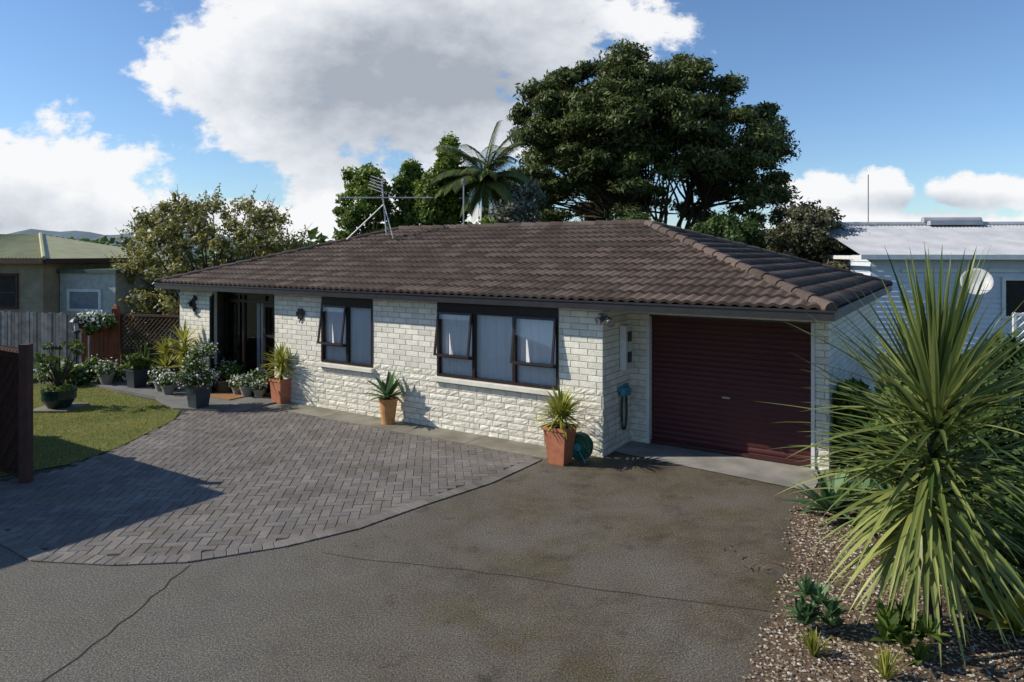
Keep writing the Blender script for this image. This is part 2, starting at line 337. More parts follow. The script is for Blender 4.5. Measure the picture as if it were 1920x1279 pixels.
# ------------------------------------------------------------------ THE HOUSE
ang=-math.atan2(.5426,.84)
house=empty('brick_house',(C0.x,C0.y,0),ang)
XL,XR,YB=-11.2,3.05,7.55; GY=1.08; ZS=2.32
m_bs=mat('cream_brick_smooth',(.80,.765,.66),(.68,.645,.54),.75,scale=7,var=.24,bmp=.35,bscale=35)
m_br=mat('cream_brick_rockface',(.80,.765,.65),(.62,.585,.48),.8,scale=10,var=.22,bmp=.5,bscale=40)
m_mo=mat('mortar',(.42,.40,.35),(.30,.28,.25),.9,scale=9)
wall=MB()
def bwall(ox,oy,dx,dy,nx,ny,L,z1,ops,lim=1.0):
    def P(s,z,o): return (ox+dx*s+nx*o,oy+dy*s+ny*o,z)
    ss=sorted({0,L,*[o[0] for o in ops],*[o[1] for o in ops]}); zs=sorted({0,z1,*[o[2] for o in ops],*[o[3] for o in ops]})
    for i in range(len(ss)-1):
        for j in range(len(zs)-1):
            cs,cz=(ss[i]+ss[i+1])/2,(zs[j]+zs[j+1])/2
            if any(o[0]<cs<o[1] and o[2]<cz<o[3] for o in ops): continue
            wall.add([P(ss[i],zs[j],0),P(ss[i+1],zs[j],0),P(ss[i+1],zs[j+1],0),P(ss[i],zs[j+1],0)],[(0,1,2,3)],2)
    for o in ops: # reveals
        for (s,za,zb) in ((o[0],o[2],o[3]),(o[1],o[2],o[3])):
            wall.add([P(s,za,.012),P(s,za,-.12),P(s,zb,-.12),P(s,zb,.012)],[(0,1,2,3)],0,.4)
        wall.add([P(o[0],o[2],.012),P(o[1],o[2],.012),P(o[1],o[2],-.12),P(o[0],o[2],-.12)],[(0,1,2,3)],0,.4)
    z=0.0;row=0;j=.011
    while z<z1-.02:
        rough=z<lim-.02
        ch=.105 if rough else .1; zt=min(z+ch-j,z1)
        bl=.30
        s=-bl*(row%2)*.5
        edges=[]
        while s<L:
            l=bl if not rough else bl*random.choice([.7,1,1,1.3])
            edges.append((max(s,0),min(s+l-j,L))); s+=l
        for (a0,a1) in edges:
            segs=[(a0,a1)]
            for o in ops:
                if zt>o[2]+.01 and z<o[3]-.01:
                    ns=[]
                    for (p,q) in segs:
                        if q<=o[0] or p>=o[1]: ns.append((p,q)); continue
                        if p<o[0]: ns.append((p,o[0]))
                        if q>o[1]: ns.append((o[1],q))
                    segs=ns
            for (p,q) in segs:
                if q-p<.03: continue
                v=R()
                if rough:
                    nxs=max(2,int((q-p)/.05)); nzs=3; vs=[];fs=[]
                    tilt=U(-.004,.004); base=U(.008,.014)
                    for b_ in range(nzs+1):
                        for a_ in range(nxs+1):
                            e=(a_ in(0,nxs)) or (b_ in(0,nzs))
                            off=.006+U(0,.004) if e else base+U(-.003,.008)+tilt*(b_-1)
                            vs.append(P(p+(q-p)*a_/nxs,z+(zt-z)*b_/nzs,off))
                    for b_ in range(nzs):
                        for a_ in range(nxs):
                            o_=b_*(nxs+1)+a_; fs.append((o_,o_+1,o_+nxs+2,o_+nxs+1))
                    k=len(vs)
                    vs+= [P(p,z,0),P(q,z,0),P(q,zt,0),P(p,zt,0)]
                    t=nzs*(nxs+1)
                    fs+= [(0,nxs,k+1,k),(t+nxs,t,k+3,k+2),(nxs,t+nxs,k+2,k+1),(t,0,k,k+3)]
                    wall.add(vs,fs,1,v)
                else:
                    o_=.004+U(-.0008,.0012); c=.004
                    vs=[P(p,z,0),P(q,z,0),P(q,zt,0),P(p,zt,0),P(p+c,z+c,o_),P(q-c,z+c,o_),P(q-c,zt-c,o_),P(p+c,zt-c,o_)]
                    wall.add(vs,[(4,5,6,7),(0,1,5,4),(1,2,6,5),(2,3,7,6),(3,0,4,7)],0,v)
        z+=ch;row+=1
EN=(-9.91,-7.71,0,ZS-.05); W1=(-6.26,-4.83,.95,ZS-.01); W2=(-3.26,-.77,.95,ZS-.01)
bwall(XL,0,1,0,0,-1,-XL,ZS,[(o[0]-XL,o[1]-XL,o[2],o[3]) for o in (EN,W1,W2)])
bwall(0,0,0,1,1,0,GY,ZS,[])
GD=(.285,2.865,0,2.14)
bwall(0,GY,1,0,0,-1,XR,ZS,[GD])
bwall(XR,GY,0,1,1,0,YB-GY,ZS,[])
bwall(XL,YB,0,-1,-1,0,YB,ZS,[])
wall.add([(XL,YB,0),(XR,YB,0),(XR,YB,ZS),(XL,YB,ZS)],[(0,1,2,3)],2)
wall.build('brick_walls',[m_bs,m_br,m_mo],house)
mb=MB()
for o in (W1,W2): mb.box(o[0]-.05,o[1]+.05,-.10,.0,.865,.945,0)
mb.build('window_sills',[mat('sill_cream',(.74,.71,.60),(.62,.59,.50),.7)],house,bevel=.008)
# soffit
e=.30; EXL,EXR,EYF,EYB=-11.6,3.27,-e,YB+.30
mb=MB(); mb.box(EXL+.05,EXR-.05,EYF+.05,EYB-.05,ZS+.002,ZS+.03); mb.build('soffit',[mat('soffit_paint',(.25,.24,.22),(.2,.19,.18),.7)],house)
mb=MB(); zg0,zg1=2.30,2.43
mb.box(EXL-.06,EXR+.06,EYF-.06,EYF+.045,zg0,zg1); mb.box(EXL-.06,EXR+.06,EYB-.045,EYB+.06,zg0,zg1)
mb.box(EXL-.06,EXL+.045,EYF+.047,EYB-.047,zg0,zg1-.001); mb.box(EXR-.045,EXR+.06,EYF+.047,EYB-.047,zg0,zg1-.001)
mb.box(EXL-.075,EXR+.075,EYF-.078,EYF-.055,zg1-.022,zg1+.004)
mb.box(EXR+.055,EXR+.078,EYF-.055,EYB,zg1-.022,zg1+.004)
mb.build('gutter',[m_fascia],house)
# tiles
m_tile,nt,b=newmat('concrete_tiles')
a=nt.nodes.new('ShaderNodeAttribute'); a.attribute_name='var'
c=ramp(nt,a.outputs['Fac'],[(0,(.048,.033,.026)),(.6,(.084,.058,.046)),(1,(.125,.090,.073))]).outputs[0]
c=mix(nt,1,c,ramp(nt,nz(nt,40,5,.7).outputs[0],[(.3,(.55,.55,.55)),(.7,(1.6,1.6,1.6))]).outputs[0],'MULTIPLY')
c=mix(nt,ramp(nt,nz(nt,1.3,6,.7).outputs[0],[(.45,(0,0,0)),(.75,(.5,.5,.5))]).outputs[0],c,(.14,.115,.09))
nt.links.new(c,b.inputs['Base Color']); b.inputs['Roughness'].default_value=.8; b.inputs['Specular IOR Level'].default_value=.25; bump(nt,b,nz(nt,60,4,.7).outputs[0],.4,.01)
d=(EYB-EYF)/2; rise=1.30; z0=2.435; slope=math.hypot(d,rise)
def slope_mesh(name,orig,ax,upd,L,ds):
    bm=bmesh.new(); gg=slope/13; lay=bm.faces.layers.float.new('var')
    ns=int(L/ds); pw=.165; nrm=Vector((-upd.x*rise,-upd.y*rise,d)).normalized()
    upv=Vector((upd.x*d,upd.y*d,rise)).normalized()
    jig={}
    def col(t,off):
        r=[]
        for i in range(ns+1):
            s=L*i/ns; ph=(s/pw)%1
            h=.032*(.5+.5*math.cos(2*math.pi*ph))**.8
            r.append(bm.verts.new(orig+ax*s+upv*t+nrm*(h+off)))
        return r
    for k in range(13):
        t=k*gg; wob=U(-.002,.002)
        a=col(t-.012,.0); b_=col(t-.008,.042+wob); c_=col(t+gg,.002)
        for i in range(ns):
            tile=int(L*(i+.5)/ns/.33); v=jig.setdefault((tile,k),R())
            f=bm.faces.new((a[i],a[i+1],b_[i+1],b_[i])); f[lay]=0
            f=bm.faces.new((b_[i],b_[i+1],c_[i+1],c_[i])); f[lay]=v; f.smooth=True
    for (pt,n) in ((orig,(ax-upd)),(orig+ax*L,(-ax-upd))):
        bmesh.ops.bisect_plane(bm,geom=bm.verts[:]+bm.edges[:]+bm.faces[:],plane_co=pt,plane_no=n,clear_inner=True)
    me=bpy.data.meshes.new(name); bm.to_mesh(me); bm.free(); me.materials.append(m_tile)
    o=bpy.data.objects.new(name,me); scn.collection.objects.link(o); o.parent=house
LX=EXR-EXL; LY=EYB-EYF
V3=lambda x,y,z=0:Vector((x,y,z))
slope_mesh('roof_front',V3(EXL,EYF,z0),V3(1,0),V3(0,1),LX,.0275)
slope_mesh('roof_right',V3(EXR,EYF,z0),V3(0,1),V3(-1,0),LY,.0275)
slope_mesh('roof_back',V3(EXR,EYB,z0),V3(-1,0),V3(0,-1),LX,.055)
slope_mesh('roof_left',V3(EXL,EYB,z0),V3(0,-1),V3(1,0),LY,.041)
mb=MB()
ap1=V3(EXL+d,EYF+d,z0+rise+.01); ap2=V3(EXR-d,EYF+d,z0+rise+.01)
def caps(p,q):
    L=(q-p).length; n=int(L/.36); dd=(q-p)/n
    for i in range(n):
        s=p+dd*i; mb.tube([s-dd*.06+V3(0,0,.006),s+dd*.1+V3(0,0,.006),s+dd*.97],[.094,.092,.078],10,0,R())
lift=V3(0,0,.012)
for cx,cy,ap in ((EXL,EYF,ap1),(EXR,EYF,ap2),(EXR,EYB,ap2),(EXL,EYB,ap1)): caps(V3(cx,cy,z0)+lift,ap+lift)
caps(ap1+lift,ap2+lift)
mb.build('ridge_caps',[m_tile],house,smooth=False)

# windows
m_glass,nt,b=newmat('window_glass')
gl=nt.nodes.new('ShaderNodeBsdfGlossy'); gl.inputs['Roughness'].default_value=.01; tr=nt.nodes.new('ShaderNodeBsdfTransparent'); tr.inputs[0].default_value=(.94,.95,.96,1)
fr=nt.nodes.new('ShaderNodeFresnel'); fr.inputs[0].default_value=1.5
ms=nt.nodes.new('ShaderNodeMixShader'); nt.links.new(M(nt,'ADD',fr.outputs[0],.03,clamp=True),ms.inputs[0]); nt.links.new(tr.outputs[0],ms.inputs[1]); nt.links.new(gl.outputs[0],ms.inputs[2])
nt.links.new(ms.outputs[0],nt.nodes['Material Output'].inputs[0])
m_cur=foliage('net_curtain',(.88,.88,.88),(.9,.9,.9),.05)
m_dark=mat('dark_interior',(.03,.027,.024),(.02,.018,.016),.9)
m_hall=mat('hall_lining',(.22,.19,.15),(.16,.14,.11),.9)
def rect_frame(mb,x0,x1,z0,z1,y0,y1,t,T=None,mat=0):
    mb.box(x0,x1,y0,y1,z0,z0+t,mat,T=T); mb.box(x0,x1,y0,y1,z1-t,z1,mat,T=T)
    mb.box(x0,x0+t,y0+.001,y1-.001,z0+t,z1-t,mat,T=T); mb.box(x1-t,x1,y0+.001,y1-.001,z0+t,z1-t,mat,T=T)
def window(name,o,divs,awn):
    fr_=MB(); gls=MB(); x0,x1,za,zb=o; zt=2.13; zm=1.32
    fr_.box(x0+.003,x1-.003,-.012,.05,zt+.001,zb-.003)   # header panel
    rect_frame(fr_,x0+.002,x1-.002,za+.002,zt,-.022,.05,.045)
    for i,xd in enumerate(divs): fr_.box(xd-.028,xd+.028,-.021,.045,za+.047,zt-.045)
    xs=[x0+.045]+divs+[x1-.045]
    for i in range(len(xs)-1):
        l,r=xs[i]+(.028 if i else 0),xs[i+1]-(.028 if i<len(xs)-2 else 0)
        if i in awn:
            fr_.box(l,r,-.020,.044,zm-.025,zm+.025)
            gls.add([(l,.01,za+.04),(r,.01,za+.04),(r,.01,zm-.02),(l,.01,zm-.02)],[(0,1,2,3)])
            T=Matrix.Translation((0,-.03,zt-.03))@Matrix.Rotation(math.radians(-8),4,'X')
            hh=zt-.03-zm-.005
            rect_frame(fr_,l-.015,r+.015,-hh,0,-.02,.012,.038,T)
            gls.add([T@Vector(p) for p in ((l,-.004,-hh+.03),(r,-.004,-hh+.03),(r,-.004,-.03),(l,-.004,-.03))],[(0,1,2,3)])
        else:
            gls.add([(l,.01,za+.04),(r,.01,za+.04),(r,.01,zt-.04),(l,.01,zt-.04)],[(0,1,2,3)])
    fr_.build(name+'_frame',[m_frame],house); gls.build(name+'_glass',[m_glass],house)
    cu=MB(); n=int((x1-x0)/.012); vs=[];ph=0
    for i in range(n+1):
        x=x0+(x1-x0)*i/n; ph+=U(.2,.75)
        y=.074+.014*math.sin(ph)+.005*math.sin(i*.9)
        vs+= [(x,y,za),(x,y+.0,zt)]
    for i in range(n): cu.add([vs[2*i],vs[2*i+2],vs[2*i+3],vs[2*i+1]],[(0,1,2,3)],0,.5)
    cu.build(name+'_curtain',[m_cur],house,smooth=False)
window('bedroom_window',W1,[-5.52],[0])
window('lounge_window',W2,[-2.45,-1.62],[0,2])
mb=MB(); 
mb.box(-7.5,-.05,.45,.5,0,2.3); mb.box(-10.4,-7.3,2.2,2.25,0,2.3,1); mb.box(-10.4,-10.35,.15,2.2,0,2.3,1); mb.box(-7.35,-7.3,.5,2.2,0,2.3,1); mb.box(-10.3,-7.35,.15,2.2,.03,.05,1)
mb.box(-8.75,-8.0,1.7,2.1,.05,.8,2); mb.box(-8.85,-7.95,1.65,2.15,.8,.86,2); mb.box(-9.7,-9.1,2.17,2.19,1.1,1.8,3)
mb.build('interior_shell',[m_dark,m_hall,m_bark,m_white],house)
# entry doors
mb=MB(); gl_=MB()
rect_frame(mb,-9.905,-7.715,.06,2.26,.30,.38,.06)
for x in (-9.2,-8.45): mb.box(x-.04,x+.04,.302,.378,.12,2.20)
mb.box(-9.905,-7.715,.299,.381,2.02,2.08)
rect_frame(mb,-8.41,-7.78,.12,2.02,.24,.285,.07)
mb.box(-8.36,-7.83,.242,.283,1.28,1.34); mb.box(-8.36,-7.83,.242,.283,.75,.80)
gl_.add([(-9.85,.34,.1),(-7.75,.34,.1),(-7.75,.34,2.2),(-9.85,.34,2.2)],[(0,1,2,3)])
mb.build('entry_door_frame',[m_frame],house); gl_.build('entry_door_glass',[m_glass],house)
# hinged security screen, diamond grille
mb=MB(); T=Matrix.Translation((-9.86,-.01,0))@Matrix.Rotation(math.radians(-38),4,'Z')
rect_frame(mb,0,.85,.07,2.2,-.02,.02,.06,T); mb.box(.06,.79,-.018,.018,1.05,1.13,T=T); 
for k in range(-22,14):
    for sgn in (1,-1):
        pts=[]
        for i in range(60):
            x=.06+.73*i/59; z=1.13+ (x-.4)*sgn*1.2+k*.1+.4
            if .13<z<2.14: pts.append((x,z))
        if len(pts)>1:
            a_,b2=pts[0],pts[-1]; mb.tube([T@Vector((a_[0],0,a_[1])),T@Vector((b2[0],0,b2[1]))],.006,4)
mb.box(.07,.78,.0,.004,.14,1.04,T=T)
mb.build('security_screen_door',[mat('screen_green_black',(.015,.024,.020),None,.5)],house)
mb=MB()
for x in (-9.1,-8.95,-8.3): mb.box(x,x+.1,.6,.62,.1,2.0,0)
mb.build('hall_curtain',[m_cur],house)
# garage door
mb=MB(); n=200; vs=[]
for i in range(n+1):
    z=.02+2.11*i/n; y=GY+.10-.016*abs(math.sin(math.pi*z/.085))**.6
    vs+= [(GD[0]+.05,y,z),(GD[1]-.05,y,z)]
for i in range(n): mb.add([vs[2*i],vs[2*i+1],vs[2*i+3],vs[2*i+2]],[(0,1,2,3)],0)
o=mb.build('roller_door',[mat('maroon_colorsteel',(.078,.022,.021),(.064,.018,.018),.55,scale=1.5,spec=.25)],house)
mb=MB(); mb.box(GD[0]+.05,GD[1]-.05,GY+.04,GY+.09,.021,.075); mb.box(1.5,1.62,GY+.07,GY+.082,.88,.905,1)
mb.build('roller_door_rail',[mat('maroon_rail',(.06,.018,.018),None,.5),m_metal],house)
mb=MB()
mb.box(GD[0]+.001,GD[0]+.05,GY-.03,GY+.115,0.021,GD[3]-.001); mb.box(GD[1]-.05,GD[1]-.001,GY-.03,GY+.115,.021,GD[3]-.001)
mb.box(GD[0]+.05,GD[1]-.05,GY-.0,GY+.116,GD[3]-.03,GD[3]-.002,1)
mb.box(-.02,XR+.02,GY-.04,GY-.015,2.17,2.31)
mb.build('garage_door_jambs',[m_white,m_frame],house)
mb=MB(); mb.box(.03,3.0,GY+.14,GY+.18,0,2.3); mb.build('garage_lining',[m_dark],house)
# meter box, floodlight, tap + hose, plaque, wall ornament
mb=MB(); mb.box(.015,.19-.07,.60,.88,1.26,1.98,0); mb.box(.12,.125,.62,.86,1.28,1.96,1)
mb.box(.125,.14,.66,.80,1.72,1.88,2); mb.box(.125,.14,.66,.80,1.38,1.55,2)
mb.build('meter_box',[m_white,mat('meter_door',(.6,.6,.58),None,.4),m_fascia],house,bevel=.006)
mb=MB()
mb.lathe([(.045,0),(.05,.03),(.02,.04)],(-.0,-.06,2.19),10,0)
for dx,dz in ((.03,0),(.18,-.02)):
    T=Matrix.Translation((dx+.02,-.16,2.14+dz))@Matrix.Rotation(math.radians(115),4,'X')@Matrix.Rotation(.5*(1 if dx>.1 else -1),4,'Y')
    o_=len(mb.v); mb.lathe([(.02,-.09),(.035,-.06),(.04,0),(.065,.05),(.07,.07),(.06,.071)],(0,0,0),14,0)
    mb.v[o_:]=[tuple(T@Vector(p)) for p in mb.v[o_:]]
    mb.tube([(.0,-.04,2.22),(dx*.6,-.1,2.2),(dx+.02,-.14,2.16+dz)],.012,6)
mb.build('floodlight',[m_metal],house,smooth=True)
m_teal=mat('teal_plastic',(.06,.26,.30),None,.4)
mb=MB(); mb.box(.014,.07,.50,.66,.93,1.0); mb.box(.014,.07,.72,.84,.9,1.02)
mb.lathe([(.055,0),(.06,.02),(.06,.1),(.05,.12)],(.08,.58,.86),12); mb.lathe([(.05,0),(.055,.1),(.02,.14)],(.08,.78,.84),12)
for k in range(3):
    pts=[(.05+.01*k,.66+.10*math.sin(t)+.01*k,.62+.33*math.cos(t)) for t in np.linspace(.4+.1*k,5.7,18)]
    mb.tube(pts,.007,5,1)
mb.build('garden_tap_hose',[m_teal,mat('hose_green',(.03,.08,.06),None,.4)],house)
mb=MB(); mb.box(-6.95,-6.80,-.035,-.013,1.78,2.0); mb.box(-7.0,-6.95,-.033,-.013,1.83,1.93); mb.box(-6.8,-6.75,-.033,-.013,1.86,1.96); mb.tube([(-6.9,-.03,1.72),(-6.85,-.03,1.78)],.015,6)
mb.build('wall_plaque',[m_fascia],house,bevel=.006)
mb=MB()
for k in range(9):
    t=k*.7; mb.leaf((-10.62+.05*math.sin(k),-.03,1.72+.06*k*.9),(math.cos(t),-.15,math.sin(t)),.2,.045,.2,4,0,R())
mb.tube([(-10.75,-.03,1.95),(-10.6,-.03,1.8),(-10.5,-.03,1.72)],.02,6)
mb.build('wall_ornament',[mat('bronze_ornament',(.06,.05,.045),None,.5)],house)
# tv antenna
ant=empty('tv_antenna',(0,0,0)); mb=MB()
def hw(a,b_,z): p=hp(a,b_); return Vector((p[0],p[1],z))
ba=hw(-7.2,2.9,3.6); top=ba+Vector((-.12,0,1.35))
mb.tube([ba,top],.020,6); mb.tube([ba+Vector((-.95,-.1,-.12)),ba+Vector((-.06,0,.75))],.017,5); mb.tube([ba+Vector((.25,-.5,-.1)),ba+Vector((-.06,0,.75))],.014,5)
bm0=ba+Vector((-1.1,-.3,.88)); bm1=ba+Vector((1.1,.2,.92)); mb.tube([bm0,bm1],.018,5)
dv=(bm1-bm0).normalized(); pv=dv.cross(Vector((0,0,1)))
for k in range(14):
    p=bm0+(bm1-bm0)*(k/13); l=.16+.5*(k%3==0); mb.tube([p-pv*l,p+pv*l],.008,4)
for k in range(5):
    p=top+Vector((-.1-.02*k,0,-.02-.07*k)); mb.tube([p+Vector((-.18,.1,.12)),p+Vector((.2,-.1,-.02))],.009,4)
mb.tube([top+Vector((-.25,0,.02)),top+Vector((.1,0,-.35))],.014,5)
mb.build('mast_and_elements',[mat('dull_aluminium',(.5,.5,.5),(.4,.4,.4),.5,metal=.3)],ant)
mb=MB(); p=Vector((-1.28,18.5,3.3)); mb.tube([p,p+Vector((0,0,1.65))],.022,6); mb.tube([p+Vector((-.12,0,1.3)),p+Vector((.12,0,1.3))],.012,4); mb.lathe([(.05,0),(.07,.12),(.03,.16)],(p.x,p.y,p.z+1.65),8); mb.build('vent_pipe',[m_metal])

# ------------------------------------------------------------------ potted plants
def square_pot(mb,c,h,rt,rb,mat=0):
    q=math.sqrt(2)/1
    mb.lathe([(rb*q*.96,0),(rb*q,.02),(rt*q*.97,h-.05),(rt*q*1.06,h-.045),(rt*q*1.06,h),(rt*q*.92,h),(rt*q*.9,h-.05)],c,4,mat,rot=math.radians(45)+ang)
def round_pot(mb,c,h,rt,rb,mat=0,bulge=0):
    mb.lathe([(rb,0),(rb*1.02+bulge*.4,h*.15),((rb+rt)/2+bulge,h*.5),(rt*.97+bulge*.3,h-.06),(rt*1.07,h-.05),(rt*1.07,h),(rt*.94,h),(rt*.9,h-.04)],c,24,mat)
def rosette(mb,c,n,L,wd,droop,lo,hi,mat,seg=6,w0=.5):
    for i in range(n):
        az=i*2.39996+U(-.2,.2); el=math.radians(U(lo,hi)); 
        mb.leaf(c,(math.cos(az)*math.cos(el),math.sin(az)*math.cos(el),math.sin(el)),L*U(.75,1.1),wd*U(.8,1.15),droop*U(.6,1.3),seg,mat,R(),w0=w0)
def potobj(name,fn,mats,loc):
    e_=empty(name,loc); mp=MB(); fn(mp); mp.build('pot_and_plant',mats,e_)
def f(mp):
    square_pot(mp,(0,0,0),.56,.19,.13); mp.box(-.15,.15,-.15,.15,.5,.52,1,T=Matrix.Rotation(ang,4,'Z')); mp.tube([(0,0,.5),(.01,0,.68)],.03,7,3)
    for z in (.62,.7,.76): rosette(mp,(.01,0,z),52,.50,.018,.5,-25,80,2)
potobj('terracotta_pot',f,[m_terra,m_soil,m_lime,m_bark],(.72,10.5,.0))
def f(mp):
    round_pot(mp,(0,0,0),.47,.17,.12); mp.lathe([(.15,0),(.15,.01)],(0,0,.42),16,1)
    rosette(mp,(0,0,.47),32,.52,.06,.35,5,80,2,w0=.7)
potobj('terracotta_pot',f,[m_terra2,m_soil,m_agave],(-2.27,12.83,.024))
def f(mp):
    square_pot(mp,(0,0,0),.5,.17,.14); mp.box(-.14,.14,-.14,.14,.44,.46,1,T=Matrix.Rotation(ang,4,'Z')); mp.tube([(0,0,.45),(0,0,.72)],.03,7,3)
    for z in (.62,.76,.86): rosette(mp,(0,0,z),48,.50,.018,.5,-20,75,2)
potobj('terracotta_pot',f,[m_terra,m_soil,m_lime,m_bark],(-4.83,14.65,.024))
def f(mp):
    square_pot(mp,(0,0,0),.5,.18,.13); mp.box(-.15,.15,-.15,.15,.44,.46,1,T=Matrix.Rotation(ang,4,'Z'))
    for k in range(6): mp.tube([(0,0,.45),(U(-.2,.2),U(-.2,.2),U(.7,1.1))],.008,4,3)
    cs=[(U(-.28,.28),U(-.28,.28),U(.6,1.25)) for _ in range(18)]
    leafmesh(mp,cs,[(.15,.15,.12)]*18,110,.04,2); leafmesh(mp,cs,[(.19,.19,.16)]*18,34,.035,4,elong=1,shell=.8)
potobj('grey_planter',f,[m_dpot,m_soil,m_grn,m_bark,m_wfl],(-6.32,14.1,.0))
def f(mp):
    square_pot(mp,(0,0,0),.44,.18,.14); mp.box(-.15,.15,-.15,.15,.38,.4,1,T=Matrix.Rotation(ang,4,'Z'))
    cs=[(U(-.15,.15),U(-.15,.15),U(.45,.75)) for _ in range(9)]
    leafmesh(mp,cs,[(.14,.14,.12)]*9,110,.045,2); rosette(mp,(0,0,.45),20,.35,.015,.5,20,85,2)
potobj('grey_planter',f,[m_dpot,m_soil,m_grn],(-8.69,16.2,.03))
def f(mp):
    mp.box(-.38,.38,-.38,.38,.0,.04,3); round_pot(mp,(0,0,.04),.36,.30,.2,bulge=.06); mp.lathe([(.28,0),(.28,.01)],(0,0,.37),16,1)
    cs=[]
    for k in range(9):
        q=Vector((U(-.42,.42),U(-.3,.3),U(.85,1.4))); mp.tube([(0,0,.36),q*.6+Vector((0,0,.2)),q],[.02,.012,.006],5,4); cs.append(tuple(q))
    leafmesh(mp,cs,[(.14,.14,.09)]*9,26,.06,2); leafmesh(mp,[(0,0,.42)],[(.3,.3,.06)],420,.035,2)
potobj('glazed_bowl_planter',f,[m_gpot,m_soil,m_grn,m_cc,m_bark],(-9.1,14.05,.019))
m_stone=mat('stone_pot',(.3,.28,.24),None,.8)
for (px_,py_,sc_) in ((-5.75,15.15,1),(-5.45,15.05,.8),(-6.0,15.3,.9),(-5.55,15.45,1.1),(-7.55,15.35,1.0),(-7.9,15.75,1.1),(-6.95,15.75,1.2),(-9.6,16.55,1.2)):
    def f(mp,s=sc_):
        round_pot(mp,(0,0,0),.22*s,.14*s,.1*s); leafmesh(mp,[(0,0,.3*s)],[(.2*s,.2*s,.15*s)],260,.045,1); leafmesh(mp,[(0,0,.35*s)],[(.21*s,.21*s,.14*s)],90,.045,2,elong=1,shell=.85)
    potobj('flower_pot',f,[m_stone,m_grn,m_wfl],(px_,py_,.05))
def f(mp):
    round_pot(mp,(0,0,0),.26,.22,.2); leafmesh(mp,[(0,0,.45),(.15,0,.4),(-.15,0,.42)],[(.25,.25,.2)]*3,300,.05,1); leafmesh(mp,[(0,0,.48)],[(.28,.26,.2)],90,.05,2,elong=1,shell=.85)
potobj('basket_planter',f,[mat('wicker',(.22,.16,.09),None,.9),m_grn,m_wfl],(-6.45,15.75,.05))
# coiled hose resting against the wall behind the pot
mb=MB()
c0=Vector((1.06,10.66,.22)); ax_=Vector((A.x,A.y,0)); bx_=Vector((-B.x,-B.y,0))
for ring,rr in enumerate((.19,.16,.13,.10,.075)):
    for k in range(4):
        pts=[c0+ax_*((rr+U(-.006,.006))*math.cos(t))+bx_*(.032*k+U(-.004,.004))+Vector((0,0,(rr+U(-.006,.006))*math.sin(t))) for t in np.linspace(0,6.283,20)]
        mb.tube(pts,.017,5,0)
mb.tube([c0-bx_*.03,c0+bx_*.14],.06,12,1)
for sg in (-.03,.14): mb.tube([c0+bx_*sg+ax_*-.14+Vector((0,0,-.22)),c0+bx_*sg,c0+bx_*sg+ax_*.14+Vector((0,0,-.22))],.012,5,1)
mb.build('hose_reel',[mat('hose_green_plastic',(.03,.13,.08),(.02,.09,.06),.4),m_teal])
mb=MB(); T=Matrix.Translation((*hp(-8.75,-.45),0))@Matrix.Rotation(ang,4,'Z'); mb.box(-.45,.45,-.25,.25,.052,.07,T=T); mb.build('door_mat',[mat('coir',(.34,.18,.07),(.24,.12,.045),.95,scale=40,bmp=.6)])

# ------------------------------------------------------------------ garden bed by entry
mb=MB(); pts=[hp(-13.3,-.7),hp(-10.3,-.65),hp(-10.0,-.02),hp(-11.2,-.02),hp(-13.3,.6)]
mb.add([(x,y,.055) for x,y in pts],[(0,1,2,3,4)]); 
mb.build('garden_bed',[m_soil])
mb=MB()
for i in range(60):
    p=hp(U(-13.2,-10.2),U(-.66,-.45)); s=U(.04,.1); mb.lathe([(s*.7,0),(s,s*.4),(s*.7,s*.8),(s*.2,s)],(p[0],p[1],.04),7,0,rot=R()*3,var=R())
mb.build('bed_rocks',[mat('river_stones',(.3,.28,.26),(.15,.14,.13),.8,var=.8)])
def plant(name,pos,fn,mats):
    mp=MB(); fn(mp); o_=mp.build(name,mats); o_.location=(pos[0],pos[1],.0); return o_
plant('yellow_cordyline',hp(-10.55,-.3),lambda m:[m.tube([(0,0,0),(0,0,.8)],.03,6,1)]+[rosette(m,(0,0,z),34,.55,.03,.6,0,80,0) for z in (.5,.8,1.05)],[m_lime,m_bark])
plant('yellow_cordyline',hp(-11.3,-.3),lambda m:[m.tube([(0,0,0),(0,0,.6)],.03,6,1)]+[rosette(m,(0,0,z),34,.5,.03,.6,0,80,0) for z in (.4,.75)],[m_lime,m_bark])
plant('yucca',hp(-12.1,-.35),lambda m:rosette(m,(0,0,.2),60,.8,.025,.5,5,85,0),[m_grn])
plant('yucca',hp(-12.8,-.1),lambda m:rosette(m,(0,0,.25),60,.8,.03,.6,5,85,0),[m_lime])
plant('fern_clump',hp(-10.9,-.5),lambda m:rosette(m,(0,0,.05),70,.45,.02,.9,10,80,0),[m_grn])
plant('agave',hp(-11.8,-.55),lambda m:rosette(m,(0,0,.08),26,.35,.04,.3,10,80,0,w0=.7),[m_agave])
for (x,y) in ((-10.5,16.5),(-11.2,17.0),(-9.4,17.4),(-12.4,17.3),(-10.0,17.0)):
    def f(m):
        cs=[(U(-.3,.3),U(-.3,.3),U(.15,.5)) for _ in range(7)]
        leafmesh(m,cs,[(.22,.22,.18)]*7,140,.06,0); leafmesh(m,cs,[(.24,.24,.2)]*7,16,.06,1,elong=1,shell=.9)
    plant('flowering_shrub',(x,y),f,[m_grn,m_wfl])
